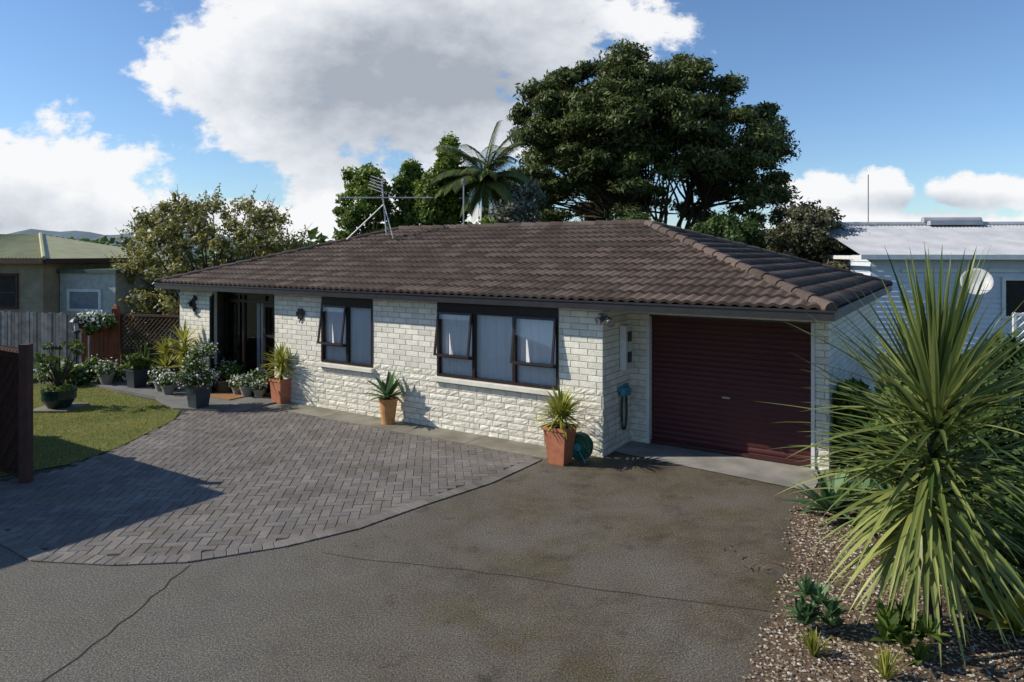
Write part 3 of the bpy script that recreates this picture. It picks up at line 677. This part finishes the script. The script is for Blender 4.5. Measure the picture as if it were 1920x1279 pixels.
# lantern
mb=MB(); c=(-10.75,17.25,0)
mb.tube([(c[0],c[1],0),(c[0],c[1],1.2)],.025,8); mb.lathe([(.06,0),(.1,.02),(.09,.05)],(c[0],c[1],1.18),8)
for k in range(4):
    a=k*math.pi/2+.4; mb.tube([(c[0]+.08*math.cos(a),c[1]+.08*math.sin(a),1.22),(c[0]+.11*math.cos(a),c[1]+.11*math.sin(a),1.46)],.008,4)
mb.lathe([(.15,0),(.1,.06),(.03,.11),(.02,.15)],(c[0],c[1],1.46),8); mb.lathe([(.05,0),(.06,.1),(.04,.2)],(c[0],c[1],1.23),8,1)
mb.build('garden_lantern',[mat('verdigris',(.03,.05,.045),None,.5),m_white])

# ------------------------------------------------------------------ fences
m_pal=mat('weathered_palings',(.24,.235,.235),(.13,.13,.13),.9,scale=5,var=.6)
def paling(name,p,q,h,mats):
    mb=MB(); p=Vector(p);q=Vector(q); L=(q-p).length; n=int(L/.11); an=math.atan2(q.y-p.y,q.x-p.x)
    T=Matrix.Translation((p.x,p.y,0))@Matrix.Rotation(an,4,'Z')
    for i in range(n):
        x=L*i/n; hh=h+U(-.03,.03); mb.box(x,x+.1,U(-.004,.006),.02,.03,hh,0,R(),T)
    for z in (.4,h-.3): mb.box(0,L,.025,.07,z,z+.09,0,.3,T)
    for i in range(int(L/2.4)+1): mb.box(i*2.4,i*2.4+.1,.07,.17,0,h-.05,0,.3,T)
    return mb.build(name,mats)
paling('paling_fence',(-20,19.6),(-10.6,18.2),1.58,[m_pal])
def lattice(mb,p,q,z0,z1,T0=None,step=.12,r=.012,fr=.05):
    p=Vector((*p,0));q=Vector((*q,0)); L=(q-p).length; an=math.atan2(q.y-p.y,q.x-p.x)
    T=Matrix.Translation(p)@Matrix.Rotation(an,4,'Z')
    rect_frame(mb,0,L,z0,z1,-.03,.03,fr,T)
    Hh=z1-z0
    k=-int(Hh/step)-1
    while k*step<L:
        for sg,yo in ((1,-.008),(-1,.008)):
            x0=k*step
            a0,a1=(x0,z0),(x0+Hh,z1)
            if a0[0]<0: a0=(0,z0-x0)
            if a1[0]>L: a1=(L,z0+L-x0)
            if a0[0]<a1[0] and a0[1]<z1:
                if sg<0: a0=(a0[0],z0+z1-a0[1]); a1=(a1[0],z0+z1-a1[1])
                aa=T@Vector((a0[0],yo,a0[1])); b2=T@Vector((a1[0],yo,a1[1])); mb.tube([aa,b2],r*1.4,4,0,R())
        k+=1
mb=MB(); lattice(mb,(-9.85,17.6),(-8.05,17.15),.75,1.62)
T=Matrix.Translation((-9.85,17.6,0))@Matrix.Rotation(math.atan2(-.45,1.8),4,'Z')
for i in range(17): mb.box(.01+i*.108,.108+i*.108,.0,.02,.05,.75,0,R(),T)
mb.build('trellis_fence',[m_trel])
mb=MB(); mb.box(-10.05,-9.90,17.55,17.68,0,1.75); 
for i in range(5): mb.box(-10.62+i*.115,-10.515+i*.115,17.6,17.63,.1,1.35+.05*i,0,R())
mb.box(-10.9,-10.8,17.7,17.8,0,1.5); mb.lathe([(.11,0),(.06,.08),(.02,.12)],(-9.975,17.6,1.75),4,rot=.785)
mb.build('timber_gate',[m_red])
mb=MB(); mb.box(-10.75,-10.05,17.3,17.5,1.28,1.42,0)
leafmesh(mb,[(-10.6,17.4,1.5),(-10.35,17.4,1.52),(-10.1,17.38,1.46),(-10.4,17.35,1.3)],[(.22,.2,.16)]*4,200,.06,1,vb=.3)
leafmesh(mb,[(-10.6,17.38,1.52),(-10.35,17.38,1.55),(-10.15,17.36,1.48)],[(.23,.21,.17)]*3,110,.06,2,elong=1,shell=.9)
mb.build('flower_box',[m_red,m_grn,m_wfl])
mb=MB()
for p,q in (((-6.72,9.62),(-8.4,10.7)),((-8.5,10.76),(-10.3,11.9))): lattice(mb,p,q,.05,1.82,step=.1,r=.018)
for x,y in ((-6.66,9.58),(-8.45,10.73),(-10.35,11.94)): mb.box(x-.06,x+.06,y-.06,y+.06,0,1.9)
mb.build('lattice_screen',[m_trel])
# neighbouring garage just outside the view on the left (casts the corner shadow)
ng=empty('neighbour_garage',(-7.9,9.2,0),ang)
m_wb=mat('green_weatherboard',(.16,.2,.19),(.12,.15,.14),.7)
mb=MB()
for i in range(17): 
    z=i*.165; mb.box(-8,-.25,-9.4,-.25,z,z+.15,0); mb.box(-7.99,-.26,-9.39,-.26,z+.15,z+.165,0)
mb.build('walls',[m_wb],ng)
mb=MB(); mb.box(-8.3,0,-9.8,0,2.78,3.0); mb.build('flat_roof',[m_fascia],ng)
mb=MB(); mb.box(-.245,-.23,-3.2,-.8,.0,2.2); rect_frame(mb,-6,-4.5,1,2,-.25,-.22,.06,mat=0); mb.build('door_and_window',[m_white],ng)

# ------------------------------------------------------------------ neighbours' houses
def corrugated(mb,p0,ax,up,L,S,pitch=.13,mat=0,hip=0):
    n=int(L/pitch*4); vs=[]; nrm=ax.cross(up).normalized()
    for i in range(n+1):
        s=L*i/n; o_=nrm*(.02*math.sin(2*math.pi*s/pitch)); S_=min(S,(L-s)*hip+.01) if hip else S
        vs+= [p0+ax*s+o_,p0+ax*s+up*S_+o_]
    for i in range(n): mb.add([vs[2*i],vs[2*i+2],vs[2*i+3],vs[2*i+1]],[(0,1,2,3)],mat)
def boards(mb,x0,x1,y,z0,z1,h=.16,mat=0,T=None):
    n=int((z1-z0)/h)
    for i in range(n):
        z=z0+i*h; vs=[Vector(p) for p in ((x0,y-.03,z),(x1,y-.03,z),(x1,y,z+h),(x0,y,z+h),(x0,y,z),(x1,y,z))]
        if T: vs=[T@v for v in vs]
        mb.add(vs,[(0,1,2,3),(0,4,5,1)],mat)
m_blue=mat('pale_blue_weatherboard',(.62,.67,.75),(.56,.61,.70),.6)
m_iron=mat('corrugated_iron_grey',(.44,.45,.47),(.34,.35,.37),.5,scale=1.5)
rh=empty('weatherboard_house',(11.3,22.0,0),math.radians(-4))
mb=MB(); boards(mb,0,16,0,0,3.1); mb.box(0,16,.02,7,0,3.08,0)
boards(mb,0,7,.0,0,3.1,T=Matrix(((0,1,0,0),(1,0,0,0),(0,0,1,0),(0,0,0,1)))); mb.build('walls',[m_blue],rh)
mb=MB(); corrugated(mb,Vector((-.5,-.5,3.08)),Vector((1,0,0)),Vector((0,.965,.26)),17,4.15); corrugated(mb,Vector((-.5,7.5,3.08)),Vector((1,0,0)),Vector((0,-.965,.26)),17,4.15)
mb.tube([(-.5,3.5,4.18),(16.5,3.5,4.18)],.1,8)
mb.box(3.4,5.2,3.15,3.85,4.15,4.3); mb.tube([(3.3,3.5,4.33),(5.3,3.5,4.33)],.12,10); mb.build('corrugated_roof',[m_iron],rh)
mb=MB(); mb.box(-.55,16.5,-.6,-.5,2.95,3.1); mb.box(-.55,-.5,-.5,7.4,2.95,3.07); mb.box(.9,16,-.08,-.035,2.55,2.65)
for x in (3.9,7): rect_frame(mb,x,x+1.3,1.1,2.4,-.09,-.035,.1)
mb.box(5.0,9.0,-1.6,-1.5,2.55,2.65); mb.box(5.0,5.1,-1.6,-1.5,0,2.55)
mb.build('trim',[m_white],rh)
mb=MB(); 
for x in (3.9,7): mb.box(x+.1,x+1.2,-.06,-.04,1.2,2.3)
mb.build('window_panes',[m_dark],rh)
mb=MB(); mb.lathe([(.02,0),(.2,.03),(.34,.09),(.42,.16),(.41,.165),(.33,.1),(.2,.045),(.02,.02)],(0,0,0),24,0)
T=Matrix.Translation((2.6,-1.0,2.25))@Vector((-.35,-.8,.35)).to_track_quat('Z','Y').to_matrix().to_4x4(); mb.v=[tuple(T@Vector(p)) for p in mb.v]
mb.tube([(2.6,-.95,2.2),(2.6,-.5,1.9),(2.6,-.05,1.8)],.025,6); mb.tube([(2.6,-1.0,1.95),(2.5,-1.45,2.3)],.012,5)
mb.build('satellite_dish',[mat('dish_grey',(.6,.6,.58),None,.5)],rh,smooth=True)
mb=MB(); mb.tube([(1.4,3.5,4.1),(1.4,3.5,6.0)],.018,5); mb.build('aerial_pole',[m_metal],rh)
mb=MB(); lattice(mb,(9.6,13.4),(13.5,12.6),.2,2.0,step=.16,r=.016); 
mb.build('white_lattice_fence',[m_white])

lh=empty('neighbour_house',(-14.95,22.3,0),math.radians(-10))
m_cream=mat('stained_block_wall',(.36,.30,.20),(.24,.19,.12),.85,scale=2)
mb=MB(); mb.box(-9,0,0,6,0,2.95); 
for i in range(19): mb.box(-9.01,.01,-.012,0,.02+i*.155,.155+i*.155-.01)
mb.build('walls',[m_cream],lh)
mb=MB(); corrugated(mb,Vector((-9.5,-.5,2.98)),Vector((1,0,0)),Vector((0,.97,.24)),10,3.6,hip=1.03)
corrugated(mb,Vector((-9.5,6.5,2.98)),Vector((1,0,0)),Vector((0,-.97,.24)),10,3.6,hip=1.03)
mb.add([(.5,-.5,2.975),(.5,6.5,2.975),(-3.0,3.0,3.84)],[(0,1,2)]); mb.tube([(.5,-.5,3.0),(-3,3,3.86)],.06,6)
o=mb.build('corrugated_roof',[mat('olive_iron',(.46,.43,.20),(.36,.34,.17),.5,scale=2)],lh)
mb=MB(); mb.box(-9.5,.52,-.58,-.48,2.82,2.96,1); mb.box(.45,.55,-.47,6.5,2.82,2.955,1); rect_frame(mb,-2.6,-.9,1.35,2.5,-.06,-.014,.08,mat=1); mb.box(-2.52,-.98,-.03,-.016,1.43,2.42,2); mb.box(-2.52,-.98,-.05,-.031,1.85,1.9,1)
mb.build('trim',[m_white,m_trel,m_dark],lh)
mb=MB(); mb.box(.05,2.1,.6,4,0,2.5,0); mb.box(0.02,2.2,.5,4.1,2.5,2.62,1); rect_frame(mb,.35,1.6,1.25,1.98,.55,.598,.09,mat=2); mb.box(.44,1.51,.57,.597,1.34,1.9,3)
mb.build('annex',[mat('annex_render',(.5,.5,.45),None,.7),mat('annex_fascia',(.1,.14,.1),None,.6),m_white,mat('pane_grey',(.22,.25,.28),None,.2)],lh)

# ------------------------------------------------------------------ trees
def limb(mb,p,q,r0,r1,bend=.15,n=5,mat=0):
    p=Vector(p);q=Vector(q); L=(q-p).length; off=Vector((U(-1,1),U(-1,1),U(-.3,.6)))*L*bend
    pts=[];rd=[]
    for i in range(n+1):
        t=i/n; pts.append(p.lerp(q,t)+off*math.sin(math.pi*t)*(1-.3*t)+Vector((U(-1,1),U(-1,1),0))*L*.012); rd.append(r0+(r1-r0)*t)
    mb.tube(pts,rd,7,mat,cap=False); return pts
tb=MB(); base=Vector((6.2,30.5,0)); cen=np.array([5.8,30.5,7.3])
cl=[];rad=[]
for i in range(430):
    while True:
        dd=np.random.normal(size=3); dd/=np.linalg.norm(dd)
        if dd[2]>-.5: break
    px=dd[0]
    top=4.5 if px<.25 else 4.5-1.5*(px-.25)
    ax=np.array([6.0,4.6,top if dd[2]>0 else 3.4])
    k=U(.74,1.03) if i<310 else U(.35,.72)
    c=cen+dd*ax*k
    if dd[2]<0: c[2]=cen[2]+dd[2]*6.0*k
    if c[2]<6.0 and abs(c[0]-6.8)<2.2 and c[1]<32 and U(0,1)<.75: continue
    cl.append(tuple(c)); s=U(.38,.85); rad.append((s*1.1,s*1.1,s*U(.4,.75)))
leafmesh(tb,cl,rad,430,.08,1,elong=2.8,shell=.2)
stems=[]
for k in range(13):
    a=k*.5+U(-.2,.2); q=base+Vector((math.cos(a)*U(1.2,3.0),math.sin(a)*U(.8,1.8),U(4.2,5.4)))
    limb(tb,base+Vector((math.cos(a)*.25,math.sin(a)*.2,.8)),q,.14,.08,.06); stems.append(q)
tb.tube([base,base+Vector((0,0,1.1))],[.5,.36],9)
for c in cl[::2]:
    q=min(stems,key=lambda s:(s-Vector(c)).length+U(0,1)); limb(tb,q,Vector(c),.06,.015,.08,4)
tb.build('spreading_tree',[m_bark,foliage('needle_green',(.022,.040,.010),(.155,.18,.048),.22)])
def tree(name,x,y,h,w,nclump,leaf,mats,shape='oval',zlow=.3,n=160,cr=.5,rz=.8):
    mb=MB(); cs=[];rs=[]
    for i in range(nclump):
        t=U(zlow,1); 
        if shape=='cone': wr=w*(1-((t-zlow)/(1-zlow))**1.3)*.95+.1
        else: wr=w*math.sqrt(max(.05,1-((t-(zlow+1)/2)/((1-zlow)/2+.02))**2))
        a=U(0,6.28); rr=wr*math.sqrt(U(.15,1)); cs.append((x+rr*math.cos(a),y+rr*math.sin(a),h*t*.95)); s=cr*U(.7,1.2); rs.append((s,s,s*rz))
    leafmesh(mb,cs,rs,n,leaf,1)
    limb(mb,(x,y,0),(x,y,h*.8),w*.07+.05,.03,.02,6)
    for c in cs[::2]:
        z=max(.5,c[2]*.7-.3); limb(mb,(x,y,z),c,.035,.01,.1,3)
    return mb.build(name,mats)
m_yel=foliage('leaf_yellow_green',(.09,.095,.018),(.46,.42,.13))
m_mid=foliage('leaf_mid_green',(.035,.075,.012),(.24,.32,.05))
m_grey=foliage('leaf_grey_green',(.07,.08,.055),(.32,.32,.24))
mb=MB(); cs=[];rs=[]; cx,cy=-9.95,23.5
for i in range(250):
    a=U(0,6.28); z=U(.6,4.8); wr=3.3*math.sqrt(max(.02,1-((z-2.3)/2.75)**2)) if z>2.3 else 3.3
    rr=wr*math.sqrt(U(.3,1)); cs.append((cx+rr*math.cos(a),cy+rr*math.sin(a)*.7,z)); s=U(.2,.45); rs.append((s,s,s*.95))
leafmesh(mb,cs,rs,160,.07,1,shell=.1); leafmesh(mb,cs,rs,9,.09,2,elong=1.1,shell=.8)
for c in cs[::3]: limb(mb,(cx+U(-.3,.3),cy,.3),c,.05,.01,.06,5)
for i in range(260):
    c=random.choice(cs)
    if c[2]<2.2: continue
    dx=(c[0]-cx)*.15+U(-.15,.15); e1=(c[0]+dx,c[1],c[2]+U(.35,.75)); mb.tube([c,e1],[.012,.005],4,0)
    leafmesh(mb,[((c[0]+e1[0])/2,c[1],(c[2]+e1[2])/2)],[(.07,.07,.3)],14,.06,1)
mb.build('flowering_tree',[m_bark,m_yel,m_wfl])
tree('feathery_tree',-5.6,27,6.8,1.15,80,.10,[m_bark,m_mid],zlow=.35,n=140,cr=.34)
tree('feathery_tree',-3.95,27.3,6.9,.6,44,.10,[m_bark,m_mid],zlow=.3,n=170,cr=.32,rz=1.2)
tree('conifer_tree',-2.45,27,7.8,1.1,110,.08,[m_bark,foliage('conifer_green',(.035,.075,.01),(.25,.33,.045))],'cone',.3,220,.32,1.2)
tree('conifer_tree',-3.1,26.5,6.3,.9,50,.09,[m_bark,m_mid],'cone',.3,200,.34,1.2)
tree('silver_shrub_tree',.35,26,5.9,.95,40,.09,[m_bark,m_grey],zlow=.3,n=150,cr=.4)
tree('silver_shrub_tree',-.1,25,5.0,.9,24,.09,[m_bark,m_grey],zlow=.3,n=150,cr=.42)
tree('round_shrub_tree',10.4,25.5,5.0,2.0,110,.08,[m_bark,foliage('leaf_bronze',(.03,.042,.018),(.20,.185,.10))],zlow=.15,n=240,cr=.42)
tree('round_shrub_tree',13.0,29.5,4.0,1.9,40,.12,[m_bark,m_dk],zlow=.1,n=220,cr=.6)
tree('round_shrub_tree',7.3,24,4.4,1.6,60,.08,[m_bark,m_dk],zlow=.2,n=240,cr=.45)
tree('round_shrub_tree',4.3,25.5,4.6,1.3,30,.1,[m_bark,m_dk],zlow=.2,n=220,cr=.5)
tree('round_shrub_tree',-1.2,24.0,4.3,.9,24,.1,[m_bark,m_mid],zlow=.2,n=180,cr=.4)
# palm
mb=MB(); pc=Vector((-1.0,26.5,5.9)); mb.tube([(-1.0,26.5,0),(-1.05,26.5,3),pc],[.18,.15,.13],9)
for i in range(34):
    az=i*2.4; el=math.radians(U(-20,85)); p=pc.copy(); dd=Vector((math.cos(az)*math.cos(el),math.sin(az)*math.cos(el),math.sin(el))); L=U(1.9,2.6); rach=[p.copy()]
    for k in range(10):
        p=p+dd*L/10; dd=(dd+Vector((0,0,-.14))).normalized(); rach.append(p.copy())
    mb.tube(rach,[.035*(1-j/11) for j in range(11)],4,1)
    side=Vector((-math.sin(az),math.cos(az),0)); v_=R()
    for j in range(1,44):
        t=j/44*10; k=int(t); q=rach[k].lerp(rach[min(k+1,10)],t-k)
        for sg in (1,-1):
            mb.leaf(q,side*sg+Vector((0,0,-.45))+(rach[min(k+1,10)]-rach[k]).normalized()*.6,.62*(1-.5*abs(j/44-.4)),.032,1.2,3,1,v_*.6+.4*R())
mb.build('palm_tree',[m_bark,foliage('palm_green',(.05,.085,.025),(.28,.33,.12))])
# far tree line + hills
mb=MB()
cs=[];rs=[]
for i in range(150):
    x=U(-75,90); y=U(60,95); s=U(1.5,3); cs.append((x,y,U(.5,3.2))); rs.append((s*1.4,s,s*.9))
leafmesh(mb,cs,rs,130,.6,0); mb.build('distant_trees',[m_dk])
mb=MB(); vs=[];n=120
for i in range(n+1):
    x=-2200+4400*i/n; h=16+20*math.sin(i*.21+1.0)+11*math.sin(i*.53)+4*math.sin(i*1.7)+ (26 if x<-300 else 0); vs+=[(x,1500,-5),(x,1500+260,max(h,6)),(x,2300,0)]
for i in range(n):
    o_=3*i; mb.add([vs[o_],vs[o_+3],vs[o_+4],vs[o_+1]],[(0,1,2,3)]); mb.add([vs[o_+1],vs[o_+4],vs[o_+5],vs[o_+2]],[(0,1,2,3)])
mb.build('hills',[mat('hazy_hills',(.10,.15,.17),(.13,.18,.20),1,scale=.01)],smooth=True)

# ------------------------------------------------------------------ foreground right planting
mb=MB(); tb0=Vector((3.45,5.72,0))
mb.tube([tb0,tb0+Vector((-.02,0,.5)),tb0+Vector((-.08,.0,1.05)),tb0+Vector((.0,0,1.75))],[.075,.06,.055,.045],9,0)
for z,n,L,lo,hi,dr,dx in ((.95,70,.95,-70,5,.8,-.07),(1.18,120,1.12,-55,30,.75,-.07),(1.45,120,1.2,-20,60,.55,-.03),(1.75,170,1.34,0,88,.36,.02)):
    for i in range(n):
        az=i*2.39996+U(-.15,.15); el=math.radians(U(lo,hi)); c=tb0+Vector((dx,0,z+U(-.1,.12)))
        mb.leaf(c,(math.cos(az)*math.cos(el),math.sin(az)*math.cos(el),math.sin(el)),L*U(.75,1.1),.023*U(.8,1.2),dr*U(.3,1.5),9,1,min(1,max(0,R()*.8+(.25 if el<0 else 0))),fold=.35,w0=.45)
for i in range(14):
    az=U(0,6.28); mb.leaf(tb0+Vector((-.05,0,1.0)),(math.cos(az)*.5,math.sin(az)*.5,-.6),U(.6,.9),.02,.8,6,2,R())
mb.build('cabbage_tree',[m_bark,foliage('cordyline_leaf',(.045,.09,.018),(.36,.39,.12),.3,.4),foliage('dead_leaf',(.14,.09,.04),(.3,.22,.1))])
def f(m): rosette(m,(0,0,.1),34,.6,.055,.7,5,75,0,w0=.6); rosette(m,(.4,.1,.1),28,.5,.05,.7,5,75,0,w0=.6)
for p in ((3.75,8.2),(4.3,7.7),(4.6,8.8),(4.1,6.3),(5.2,7.2)): plant('agave',p,f,[m_agave])
def shrub(name,x,y,h,w,mats,n=40,leaf=.06,cnt=220):
    m=MB(); cs=[];rs=[]
    for i in range(n):
        a=U(0,6.28); z=U(.1,1)*h; rr=w*math.sqrt(R())*(1-.35*(z/h)); cs.append((x+rr*math.cos(a),y+rr*math.sin(a),z)); s=U(.16,.3); rs.append((s,s,s*.8))
    leafmesh(m,cs,rs,cnt,leaf,1)
    for c in cs[::3]: limb(m,(x,y,0),c,.02,.006,.08,3)
    m.build(name,mats)
shrub('dark_shrub',5.1,7.3,1.5,.8,[m_bark,m_dk]); shrub('dark_shrub',5.5,8.9,1.75,.9,[m_bark,m_grn]); shrub('dark_shrub',6.8,9.5,1.7,1.0,[m_bark,m_dk])
shrub('dark_shrub',4.7,6.0,.85,.6,[m_bark,m_grn],26); shrub('dark_shrub',5.0,10.4,1.1,.5,[m_bark,m_grn],26); shrub('dark_shrub',8.3,11.5,1.6,1.2,[m_bark,m_dk],50,.08)
plant('flax_clump',(5.6,6.6),lambda m:rosette(m,(0,0,.1),90,1.5,.025,.5,35,88,0,8),[m_grn])
plant('flax_clump',(5.9,8.0),lambda m:rosette(m,(0,0,.1),90,1.7,.025,.5,35,88,0,8),[m_dk])
def f(m):
    for k in range(12): rosette(m,(U(-.15,.15),U(-.15,.15),U(.05,.3)),9,.17,.03,.3,10,80,0,4,w0=.6)
plant('succulent',(2.55,5.75),f,[m_agave]); plant('succulent',(3.0,5.4),f,[m_grn])
def f(m): rosette(m,(0,0,.2),16,.42,.07,.7,10,80,0,6,w0=.6)
plant('broad_leaf_plant',(3.95,5.45),f,[m_lime])
plant('grass_tuft',(2.35,5.45),lambda m:rosette(m,(0,0,0),70,.22,.005,.5,40,88,0,4),[m_lime])
plant('grass_tuft',(2.75,5.15),lambda m:rosette(m,(0,0,0),60,.25,.005,.5,40,88,0,4),[m_lime])
# fallen leaves and twigs in the gravel
mb=MB()
for i in range(260):
    x,y=U(2.2,5),U(5,7.5); a=U(0,6.28); mb.leaf((x,y,U(.02,.035)),(math.cos(a),math.sin(a),U(0,.2)),U(.03,.14),.007,.3,3,0,R())
mb.build('leaf_litter',[foliage('litter',(.10,.06,.03),(.34,.26,.14),.1)])
